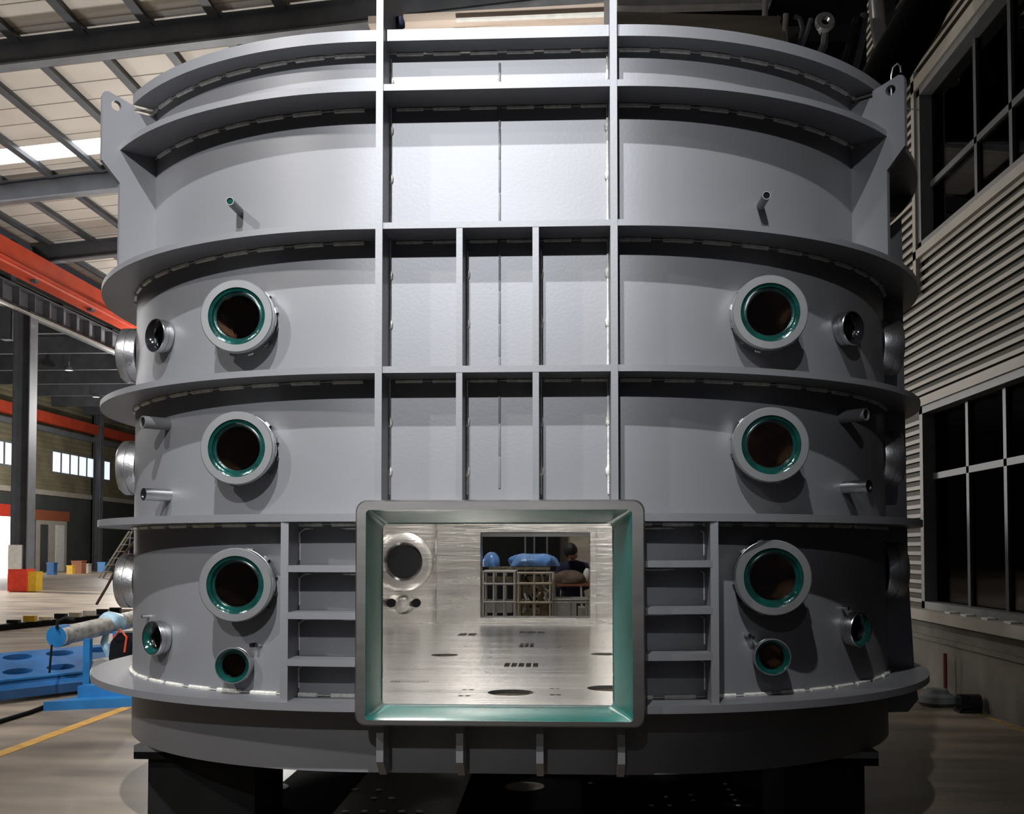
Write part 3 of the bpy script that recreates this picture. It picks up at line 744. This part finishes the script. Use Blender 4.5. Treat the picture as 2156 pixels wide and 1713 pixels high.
def window(n,ya,yb,z0,z1,vs,hs,m1,fw=.10):
    """frame, mullions and glass set 12 cm back in the wall, a dark room behind"""
    f=MB(); x0=WX-.02; x1=WX+.16
    f.box((x0,ya,z0),(x1,ya+fw,z1)); f.box((x0,yb-fw,z0),(x1,yb,z1)); f.box((x0,ya,z0),(x1,yb,z0+fw*.8)); f.box((x0,ya,z1-fw*.8),(x1,yb,z1))
    w=struct(f.build('window_%d'%n,m1)); q=MB()
    for y in vs: q.box((WX+.09,y-.035,z0),(WX+.17,y+.035,z1))
    for h in hs: q.box((WX+.09,ya,h-.035),(WX+.17,yb,h+.035))
    q.build('mullions',WFRAMED,w)
    MB().box((WX+.12,ya+.02,z0+.02),(WX+.13,yb-.02,z1-.02)).build('pane',WGLASS,w)
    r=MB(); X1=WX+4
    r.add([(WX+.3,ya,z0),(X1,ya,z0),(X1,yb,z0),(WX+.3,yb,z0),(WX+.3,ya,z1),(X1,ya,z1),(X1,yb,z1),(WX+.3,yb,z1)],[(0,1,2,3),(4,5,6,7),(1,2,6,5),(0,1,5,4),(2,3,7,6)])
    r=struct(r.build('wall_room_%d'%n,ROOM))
    return w
v1=[wzy(px,py)[0] for px,py in ((2020,1100),(2098,1100))]
htr=wzy(2010,990)[1]
window(2,2.0,Ylo-.0,zs,zwt+.06,v1+[8.9,7.6],[htr],WFRAME)
v2=[wzy(2035,330)[0],wzy(2108,330)[0]]
htu=wzy(2000,330)[1]
window(1,2.0,Yu+.12,zu0-.06,zu1+.02,v2+[9.0],[htu],WFRAME)
struct(MB().box((WX-.05,Yu+.12,zu0-.55),(WX+.02,Yu+.22,zu1+.25)).build('trim_13',CREAM))
struct(MB().box((WX-.05,2,zu1+.02),(WX+.02,Yu+.22,zu1+.16)).build('trim_14',CREAM))
struct(MB().box((WX-.05,2,zu0-.16),(WX+.02,Yu+.22,zu0-.06)).build('trim_15',CREAM))
struct(MB().box((WX-.05,2,zwt+.06),(WX+.02,Ylo+.02,zwt+.16)).build('trim_16',CREAM))
# lights in the rooms
def tubelight(px0,py0,px1,py1,X,label):
    a=atx(px0,py0,X); b=atx(px1,py1,X)
    o=MB().tube([a,b],.03,8).build('tube_light',TUBEL); tag(o,label,'lamp')
tubelight(2112,897,2156,884,WX+1.6,'lit fluorescent tube behind the upper panes of the lower right window')
tubelight(2122,1003,2156,998,WX+1.9,'lit fluorescent tube behind the lower panes of the lower right window')
for px,py,lb in ((1976,384,'upper small bulb glowing behind the upper right window'),(1980,461,'lower small bulb glowing behind the upper right window')):
    p=atx(px,py,WX+.35); t=thing('bulb_lamp',p,lb,'lamp'); MB().lathe(p,(0,0,1),[(.0001,-.05),(.04,-.02),(.04,.02),(.0001,.05)],14).build('bulb',BULB,t); MB().cyl(p+Vector((0,0,.04)),p+Vector((0,0,.10)),.02,8).build('socket',WHITEP,t)
# things at the foot of the right wall
p=atx(1990,1400,WX-.1); o=MB().cyl((WX-.1,p.y,0),(WX-.1,p.y,.50),.02,10).build('red_standpipe',mat('dark_red_pipe',(.16,.02,.015),.6)); tag(o,'dark red pipe standing against the concrete base of the right wall','pipe')
p=Vector((3.85,10.95,0)); o=MB().lathe((p.x,p.y,0),(0,0,1),[(.0001,0),(.16,0),(.2,.04),(.18,.10),(.12,.13),(.10,.17),(.0001,.18)],24).build('cable_reel',mat('dull_grey_coil',(.16,.18,.18),.7)); tag(o,'dull grey round coil on the floor by the right wall','reel')
p=Vector((3.98,10.5,0)); t=thing('black_pump',p,'small black pump on the floor left of the yellow stripe by the right wall','pump'); MB().cyl(p+Vector((-.08,0,.09)),p+Vector((.12,0,.09)),.09,14).build('motor',GLOSSB,t); MB().box(p+Vector((-.1,-.08,0)),p+Vector((.12,.08,.03))).build('foot',GLOSSB,t)
# debris on sill
for k,(px,w_) in enumerate(((2010,.16),(2045,.3),(2090,.25),(2140,.2))):
    p=atx(px,1283+ (px-1925)*.155,WX-.07); 
    if k==0: s0=MB().prism([(WX-.12,p.y,zs),(WX-.03,p.y+.02,zs),(WX-.02,p.y+.2,zs),(WX-.11,p.y+.17,zs)],(0,0,.018)).build('rag_scrap',WHITEP,org=(WX-.07,p.y,zs)); o=s0
    else: o=s0.copy(); COL.objects.link(o); o.location=(WX-.07,p.y,zs)
    tag(o,'pale scrap lying on the sill of the lower right window','scrap','scraps on the window sill')

# ================================================================== top right: duct, pipes, dark rack
Y=11.5
o=MB().tube([at(1835,215,9.4),at(1880,130,9.6),at(1935,40,9.9),at(1975,-40,10.2),at(1985,-110,10.3),Vector((3.7,10.5,15.6))],[.20,.21,.22,.22,.22,.22],18).build('flexible_duct',BLACK); tag(o,'thick black flexible duct rising diagonally above the right lug','duct')
o=MB().tube([at(1862,180,12.5),at(1858,110,12.5),at(1848,50,12.5),at(1843,-20,12.5),Vector((3.8,12.5,15.6))],.09,14).build('bent_pipe',GALV); tag(o,'pale vertical pipe between the dark rack and the black duct','pipe')
o=MB().box(at(1858,-20,12.9),at(1878,200,13.1)).build('steel_post',GSTEELL); tag(o,'grey upright post right behind the pale vertical pipe','post')
# dark overhead trolley frame behind
tk=thing('hoist_trolley',at(1700,60,12.6),'black overhead hoist frame with hanging hoses above the right of the chamber','hoist')
a=at(1300,16,12.6); b_=at(1826,52,12.6)
MB().box((a.x,12.6,b_.z),(b_.x,13.0,a.z+.3)).build('cross_beam',BLKSTEEL,tk)
a=at(1632,60,13.1); b_=at(1826,230,13.1)
MB().box((a.x,13.1,b_.z-.4),(b_.x,13.2,a.z+.8)).build('back_panel',BLKSTEEL,tk)
for px in (1420,1815):
    q=at(px,0,12.8); MB().box((q.x-.08,12.7,q.z),(q.x+.08,12.9,15.2)).build('hanger',BLKSTEEL,tk)
for k,(pts,r,m) in enumerate(((((1612,0),(1610,50),(1605,100)),.035,GALV),(((1655,30),(1652,60),(1655,130)),.035,GALV),(((1708,40),(1690,90),(1675,150)),.03,GSTEELL),(((1725,65),(1738,60),(1735,95),(1715,140)),.045,GSTEELL),(((1806,40),(1795,90),(1770,170)),.07,BLKSTEEL),(((1640,35),(1630,70),(1625,120)),.03,KHAKIP),(((1672,34),(1684,38),(1690,60),(1682,100)),.03,GSTEEL),(((1820,30),(1812,90),(1790,180)),.05,GSTEEL))):
    MB().tube([at(x,y,12.4) for x,y in pts],r,8).build('hose',m,tk)
c=at(1735,50,12.3); MB().lathe(c,(0,-1,0),[(.05,0),(.11,0),(.12,.04),(.10,.08),(.05,.08)],18,close=True).build('pulley',GALV,tk)
BRN=mat('brown_beam_paint',(.20,.165,.13),.7,noise=.35,nscale=2,stretch=(.4,1,3))
q0=at(1295,25,12.0); q1=at(1640,78,12.0)
MB().prism([at(1295,24,12.1),at(1640,34,12.1),at(1660,112,12.1),at(1295,90,12.1)],(0,.3,0)).build('brown_cover',BRN,tk)
MB().prism([at(1300,-14,12.4),at(1625,-22,12.4),at(1625,2,12.4),at(1300,12,12.4)],(0,.3,0)).build('upper_rail',GALV,tk)
# beige girder & roof girders visible above the top flange
gd=thing('beige_crane_bridge',at(1060,30,20),'beige box girder crossing behind the top of the chamber','crane')
a=at(840,22,20); b_=at(1282,4,20)
MB().prism([at(775,34,20),at(1285,6,20),at(1285,26,20),at(775,50,20)],(0,.5,0)).build('girder',BEIGE,gd)
MB().prism([at(950,60,20.3),at(1290,38,20.3),at(1290,70,20.3),at(950,90,20.3)],(0,.4,0)).build('lower_girder',BEIGE,gd)
MB().prism([at(960,38,19.8),at(1285,24,19.8),at(1285,30,19.8),at(960,42,19.8)],(0,.1,0)).build('ledge',WHITEP,gd)
# wire loop at right lug
zz=[(1888,330),(1885,225),(1878,180),(1880,150),(1888,140),(1896,146),(1893,165)]
o=MB().tube([at(1876,178,5.65),at(1876,160,5.65),at(1880,142,5.66),at(1889,134,5.68),(at(1896,140,5.7)),at(1897,152,5.72)],.004,6).build('wire_hook',GALV); tag(o,'thin bent wire hooked over the right lifting lug','wire')
o=MB().tube([at(1876,178,5.64),at(1877,205,5.62),at(1884,222,5.64),at(1897,228,5.9),at(1935,231,6.6)],.004,6).build('thin_rope',WHITEP); tag(o,'thin pale cord trailing from the right lifting lug','cord')
# blue clamp lamp on the left rib top
p=at(826,46,5.35); t=thing('cable_clamp_lamp',p,'small dark blue clamp with pale cable at the top of the left rib','clamp')
MB().lathe(p+Vector((0,0,-.015)),(1,-.2,.1),[(.0001,-.05),(.03,-.045),(.04,0),(.03,.06),(.0001,.07)],14).build('clamp_body',NAVY,t)
MB().tube([at(812,75,5.3),at(806,50,5.3),at(812,28,5.3),at(822,22,5.3),at(826,34,5.3)],.008,8).build('pale_cable',WHITEP,t)
MB().tube([at(808,-5,5.3),at(818,12,5.3),at(826,30,5.3)],.004,6).build('thin_cable',NAVY,t)

# ================================================================== behind the rear opening
YB=13.0
def rack(px0,px1,py0,Yr,label,m,nv,rows,depth=.5,extra=None,r=.012):
    a=at(px0,py0,Yr); b=at(px1,py0,Yr); t=thing('tube_rack',((a.x+b.x)/2,Yr+depth/2,0),label,'rack')
    for yy in (Yr,Yr+depth):
        for k in range(nv):
            x=a.x+(b.x-a.x)*k/(nv-1); MB().cyl((x,yy,0),(x,yy,a.z),r,8).build('upright',m,t)
    for z in [a.z]+[at(px0,y,Yr).z for y in rows]:
        q=MB()
        for yy in (Yr,Yr+depth): q.cyl((a.x-.02,yy,z),(b.x+.02,yy,z),r*1.1,8)
        q.cyl((a.x,Yr,z),(a.x,Yr+depth,z),r,8); q.cyl((b.x,Yr,z),(b.x,Yr+depth,z),r,8); q.build('shelf_rails',m,t)
    return t,a,b
t,a,b=rack(1018,1083,1203,YB,'white tube rack below the blue wrap, at the left behind the rear opening',RACKW,4,(1229,1267))
for k,(z,h,m) in enumerate(((at(1018,1290,YB).z,.13,GALV),(at(1018,1228,YB).z,.08,KHAKIP))):
    MB().box((a.x+.03,YB+.06,z),(b.x-.03,YB+.44,z+h)).build('stored_tray',m,t)
t,a,b=rack(1092,1158,1206,YB-.1,'beige tube rack full of tangled metal parts, in the middle behind the rear opening',RACKB,3,(1228,1268),r=.014)
zz=[at(1100,y,YB).z for y in (1296,1268,1230)]
MB().box((a.x+.03,YB+.33,zz[0]-.1),(b.x-.03,YB+.35,a.z-.05)).build('mesh_back',KHAKIP,t)
for k in range(16):
    x=random.uniform(a.x+.03,b.x-.03); z=random.uniform(zz[0],zz[2]+.02)
    MB().tube([(x+random.uniform(-.05,.05),YB-.02+random.uniform(0,.2),z+dz) for dz in (0,.05,.1,.16)],.012,6).build('tangled_part',random.choice([KHAKIP,RACKB,GALV,BLKSTEEL]),t)
t,a,b=rack(1166,1236,1262,YB-.05,'low grey tube rack with trays at the right behind the rear opening',GALV,3,(1268,),r=.012)
MB().box((a.x+.02,YB+.05,a.z-.22),(a.x+.28,YB+.4,a.z-.06)).build('stored_tray',GALV,t)
MB().box((a.x+.30,YB+.05,a.z-.22),(b.x-.02,YB+.4,a.z-.10)).build('stored_tray',GALV,t)
tb=thing('work_table',(at(1200,1230,YB+.8).x,YB+.8,0),'dark table edged in white behind the low rack, carrying the brown sack','table')
a=at(1162,1229,YB+.55); b=at(1240,1229,YB+.55)
RUST=mat('rusty_edge',(.25,.10,.05),.7)
MB().box((a.x,YB+.55,a.z-.03),(b.x+.3,YB+1.0,a.z)).build('tabletop',RUST,tb)
MB().cyl((a.x+.02,YB+.53,0),(a.x+.02,YB+.53,a.z+.16),.018,8).build('leg',RACKW,tb)
MB().cyl((b.x-.06,YB+.57,0),(b.x-.10,YB+.57,a.z-.03),.014,8).build('leg',RACKW,tb)
MB().cyl((a.x+.03,YB+.96,0),(a.x+.03,YB+.96,a.z-.03),.018,8).build('leg',RACKW,tb)
MB().cyl((b.x+.2,YB+.96,0),(b.x+.2,YB+.96,a.z-.03),.018,8).build('leg',RACKW,tb)
sk=a.z
def blob(c,rx,ry,rz,n=18,seed=0,amp=.12,flat=True,sq=1.0):
    rnd=random.Random(seed); ph=[rnd.uniform(0,6) for _ in range(8)]
    m=MB(); vs=[];L=[]
    for i in range(1,12):
        th=PI*i/12; lp=[]
        for k in range(n):
            f=2*PI*k/n; w=1+amp*math.sin(3*f+ph[0]+2*th)+amp*.6*math.sin(5*f+ph[1])*math.sin(th*3+ph[2])+amp*.4*math.sin(9*f+ph[3]+th*4)
            z=math.cos(th); 
            if flat and z<-.25: z=-.25
            lp.append(Vector(c)+Vector((rx*w*math.sin(th)**sq*math.copysign(abs(math.cos(f))**sq,math.cos(f)),ry*w*math.sin(th)*math.sin(f),rz*z*(1+amp*.5*math.sin(4*f+ph[4])))))
        L.append(lp)
    return m.loft(L,cap=True)
c=at(1198,1215,YB+.78); c.z=sk+.045
o=blob(c,.23,.17,.13,n=30,seed=3,amp=.09).build('cloth_sack',SACK,org=c); tag(o,'crumpled brown cloth sack on the table in front of the crouching person','sack')
c=at(1128,1192,YB+.15)
zt=at(1100,1203,YB).z
bd=MB().box((at(1030,1200,YB+.1).x,YB+.02,zt+.022),(at(1158,1200,YB+.1).x,YB+.45,zt+.055)).build('plank_board',KHAKIP); tag(bd,'dark plank lying across the two tube racks under the blue wrap','board')
c=Vector((at(1122,1190,YB+.2).x,YB+.24,zt+.098)); o=blob(c,.30,.17,.125,n=56,seed=5,amp=.10,sq=.5).build('blue_wrap_pile',LBLUE,org=c); tag(o,'wide pile of bright blue plastic wrap on the middle racks behind the rear opening','wrap')
c=Vector((at(1035,1190,YB+.2).x,YB+.2,zt+.095)); o=blob(c,.11,.14,.15,seed=8,amp=.05).build('blue_wrap_roll',LBLUE,org=c); tag(o,'small rounded blue wrap bundle at the left of the rear opening','wrap')
c=at(1236,1195,YB+.9); c.z=sk+.10; o=blob(c,.05,.05,.1,seed=9,amp=.05,flat=False).build('white_bag',WHITEP,org=c); tag(o,'small white bag at the right edge of the rear opening','bag')
# backdrop behind: dark machine cabinet and pale panel
o=thing('dark_cabinet',(-.7,15.2,0),'tall black cabinet with faint uprights behind the racks','cabinet')
a=at(1000,1100,15.2); b=at(1179,1100,15.2)
MB().box((a.x-.8,15.2,0),(b.x,15.8,2.6)).build('body',BLKSTEEL,o)
for px in (1106,1125,1152): q=at(px,1150,15.2); MB().box((q.x-.012,15.17,.1),(q.x+.012,15.2,2.4)).build('upright_trim',GSTEELL,o)
a=at(1181,1100,15.6); o=MB().box((a.x,15.6,0),(a.x+1.3,15.75,2.5)); o=o.build('partition_panel',RACKB); tag(o,'pale grey-brown partition panel behind the dark-haired person','partition')

# person bending over the sack
def person():
    c=at(1206,1172,YB+1.35); x0=c.x; y0=c.y
    t=thing('person',(x0,y0,0),'person with short black hair in a navy jacket bending forward behind the brown sack','person')
    Vv=[];E=[];R=[]
    def v(x,y,z,r,par=None):
        Vv.append((x0+x,y0+y,z)); R.append(r)
        if par is not None: E.append((par,len(Vv)-1))
        return len(Vv)-1
    pel=v(0,.22,.92,.15); sp=v(0,.16,1.08,.145,pel); chs=v(0,.04,1.26,.165,sp); up=v(0,-.08,1.38,.12,chs); nk=v(-.01,-.16,1.44,.058,up)
    for s in (-1,1):
        sh=v(s*.16,-.06,1.36,.075,up); el=v(s*.23,-.14,1.12,.052,sh); wr=v(s*.13,-.36,1.07,.034,el); v(s*.11,-.42,1.06,.03,wr)
        hp=v(s*.10,.22,.86,.11,pel); kn=v(s*.11,.16,.48,.072,hp); an=v(s*.11,.2,.08,.046,kn); v(s*.11,.06,.04,.04,an)
    me=bpy.data.meshes.new('body'); me.from_pydata([Vector(p)-Vector((x0,y0,0)) for p in Vv],E,[])
    o=bpy.data.objects.new('jacket_and_body',me); COL.objects.link(o); o.parent=t; ORG[o.name]=Vector((x0,y0,0))
    md=o.modifiers.new('s','SKIN'); 
    for i,sv in enumerate(me.skin_vertices[0].data if me.skin_vertices else []): sv.radius=(R[i],R[i])
    if not me.skin_vertices:
        pass
    return t,o,me,R,(x0,y0)
t,o,me,R,(x0,y0)=person()
if me.skin_vertices:
    for i,sv in enumerate(me.skin_vertices[0].data): sv.radius=(R[i],R[i]); sv.use_root=(i==0)
md=o.modifiers.new('sub','SUBSURF'); md.levels=2; md.render_levels=2
bpy.context.view_layer.update()
dg=bpy.context.evaluated_depsgraph_get(); nm=bpy.data.meshes.new_from_object(o.evaluated_get(dg)); o.modifiers.clear(); o.data=nm
nm.materials.clear(); nm.materials.append(NAVY); nm.materials.append(TROUS)
for p in nm.polygons:
    p.material_index=1 if p.center.z<.9 else 0
nm.shade_smooth()
# head
hc_=Vector((x0-.02,y0-.25,1.545))
hd=MB(); L=[]
for i in range(1,14):
    th=PI*i/14; z=math.cos(th); r=math.sin(th); w=1-.22*max(0,-z)
    L.append([hc_+Vector((.078*r*w*math.cos(f),.098*r*w*math.sin(f)-(.012 if z<0 and abs(f-1.5*PI)<.3 else 0),.125*z)) for f in [2*PI*k/20 for k in range(20)]])
hd.loft(L,cap=True)
hd.lathe(hc_+Vector((0,-.095,-.02)),(0,-1,-.3),[(.018,-.01),(.013,.015),(.0001,.02)],10)
for s in (-1,1): hd.lathe(hc_+Vector((s*.076,.01,-.01)),(s,0,0),[(.028,0),(.022,.014),(.0001,.012)],12)
head=hd.build('head',SKIN,t)
for s in (-1,1): MB().lathe(hc_+Vector((s*.032,-.088,.012)),(0,-1,0),[(.0001,.008),(.009,.005),(.012,0)],10).build('eye',BLACK,head)
MB().box(hc_+Vector((-.022,-.095,-.062)),hc_+Vector((.022,-.085,-.054))).build('mouth',SACK,head)
hb=MB(); L=[]
for i in range(1,11):
    th=PI*.68*i/10; z=math.cos(th); r=math.sin(th)
    L.append([hc_+Vector((.094*r*math.cos(f),.022+.106*r*math.sin(f)*(.86 if math.sin(f)<0 and z<.45 else 1.05),.02+.135*z)) for f in [2*PI*k/22 for k in range(22)]])
hb.loft(L,cap=True); hair=hb.build('hair',HAIR,t)
tilt=Matrix.Translation(hc_)@Matrix.Rotation(math.radians(62),4,'X')@Matrix.Rotation(math.radians(25),4,'Z')@Matrix.Translation(-hc_)
org_=ORG[t.name]; loc_=Matrix.Translation(-org_)@tilt@Matrix.Translation(org_)
for ob in [hair,head]+list(head.children):
    ob.data.transform(loc_)

# ================================================================== lights
def spot(name,loc,target,power,size=.2,ang=60,blend=.4,col=(1,.97,.93)):
    l=bpy.data.lights.new(name,'SPOT'); l.energy=power; l.shadow_soft_size=size; l.spot_size=math.radians(ang); l.spot_blend=blend; l.color=col
    o=bpy.data.objects.new(name,l); COL.objects.link(o); o.location=loc
    o.rotation_euler=(Vector(target)-Vector(loc)).to_track_quat('-Z','Y').to_euler(); return o
def point(name,loc,power,size=.3,col=(1,.97,.93)):
    l=bpy.data.lights.new(name,'POINT'); l.energy=power; l.shadow_soft_size=size; l.color=col
    o=bpy.data.objects.new(name,l); COL.objects.link(o); o.location=loc; return o
spot('hall_lamp_near',(-1.3,-2.9,11.5),(-1.6,5.2,4.1),6900,.10,42,1.0,(.95,.97,1))
spot('hall_lamp_far',(-1.8,-14.5,11.3),(-1.4,5.2,4.0),12500,.15,20,1.0,(.93,.96,1))
spot('hall_lamp_side',(-7.5,-2,8.5),(-2.2,6.2,2.4),1500,.2,40,.8,(1,.96,.92))
point('hall_fill_left',(-15,18,6.0),550,1.2)  # unseen fill, added for the roof and floor at left
point('hall_fill_mid',(-9,31,4.5),2900,.5)  # fill added out of sight behind the chamber to lift the roof
point('hall_fill_deep',(-16,48,8.0),2400,.3)  # added fill for the deep end of the hall, no fixture
point('bay_lamp',(-28,66,6),1300)
spot('doorway_daylight',(-33,44,7),(-17,33,0),42000,.8,34,.6,(1,.96,.9))
spot('left_floor_fill',(-10,6,11),(-7.5,12,0),5200,.3,50,.9)  # added off-frame fill that brightens the left floor
spot('girder_fill',(-1,13,5),(-.2,20,12.3),5000,.3,50,.9)  # hidden fill added to brighten the beige girder
spot('right_wall_fill',(-2,11,9.5),(4.2,11,6.2),170,.3,60,1.0,(1,.93,.85))  # added fill for the right siding, no such fixture seen
point('rear_lamp',(-1.0,12.3,4.2),140,.2)
W=bpy.data.worlds.new('World'); SC.world=W; W.use_nodes=True
bg=W.node_tree.nodes['Background']; bg.inputs[0].default_value=(.75,.82,.95,1); bg.inputs[1].default_value=.035
SC.view_settings.view_transform='Standard'; SC.view_settings.look='None'; SC.view_settings.gamma=1; SC.view_settings.exposure=0
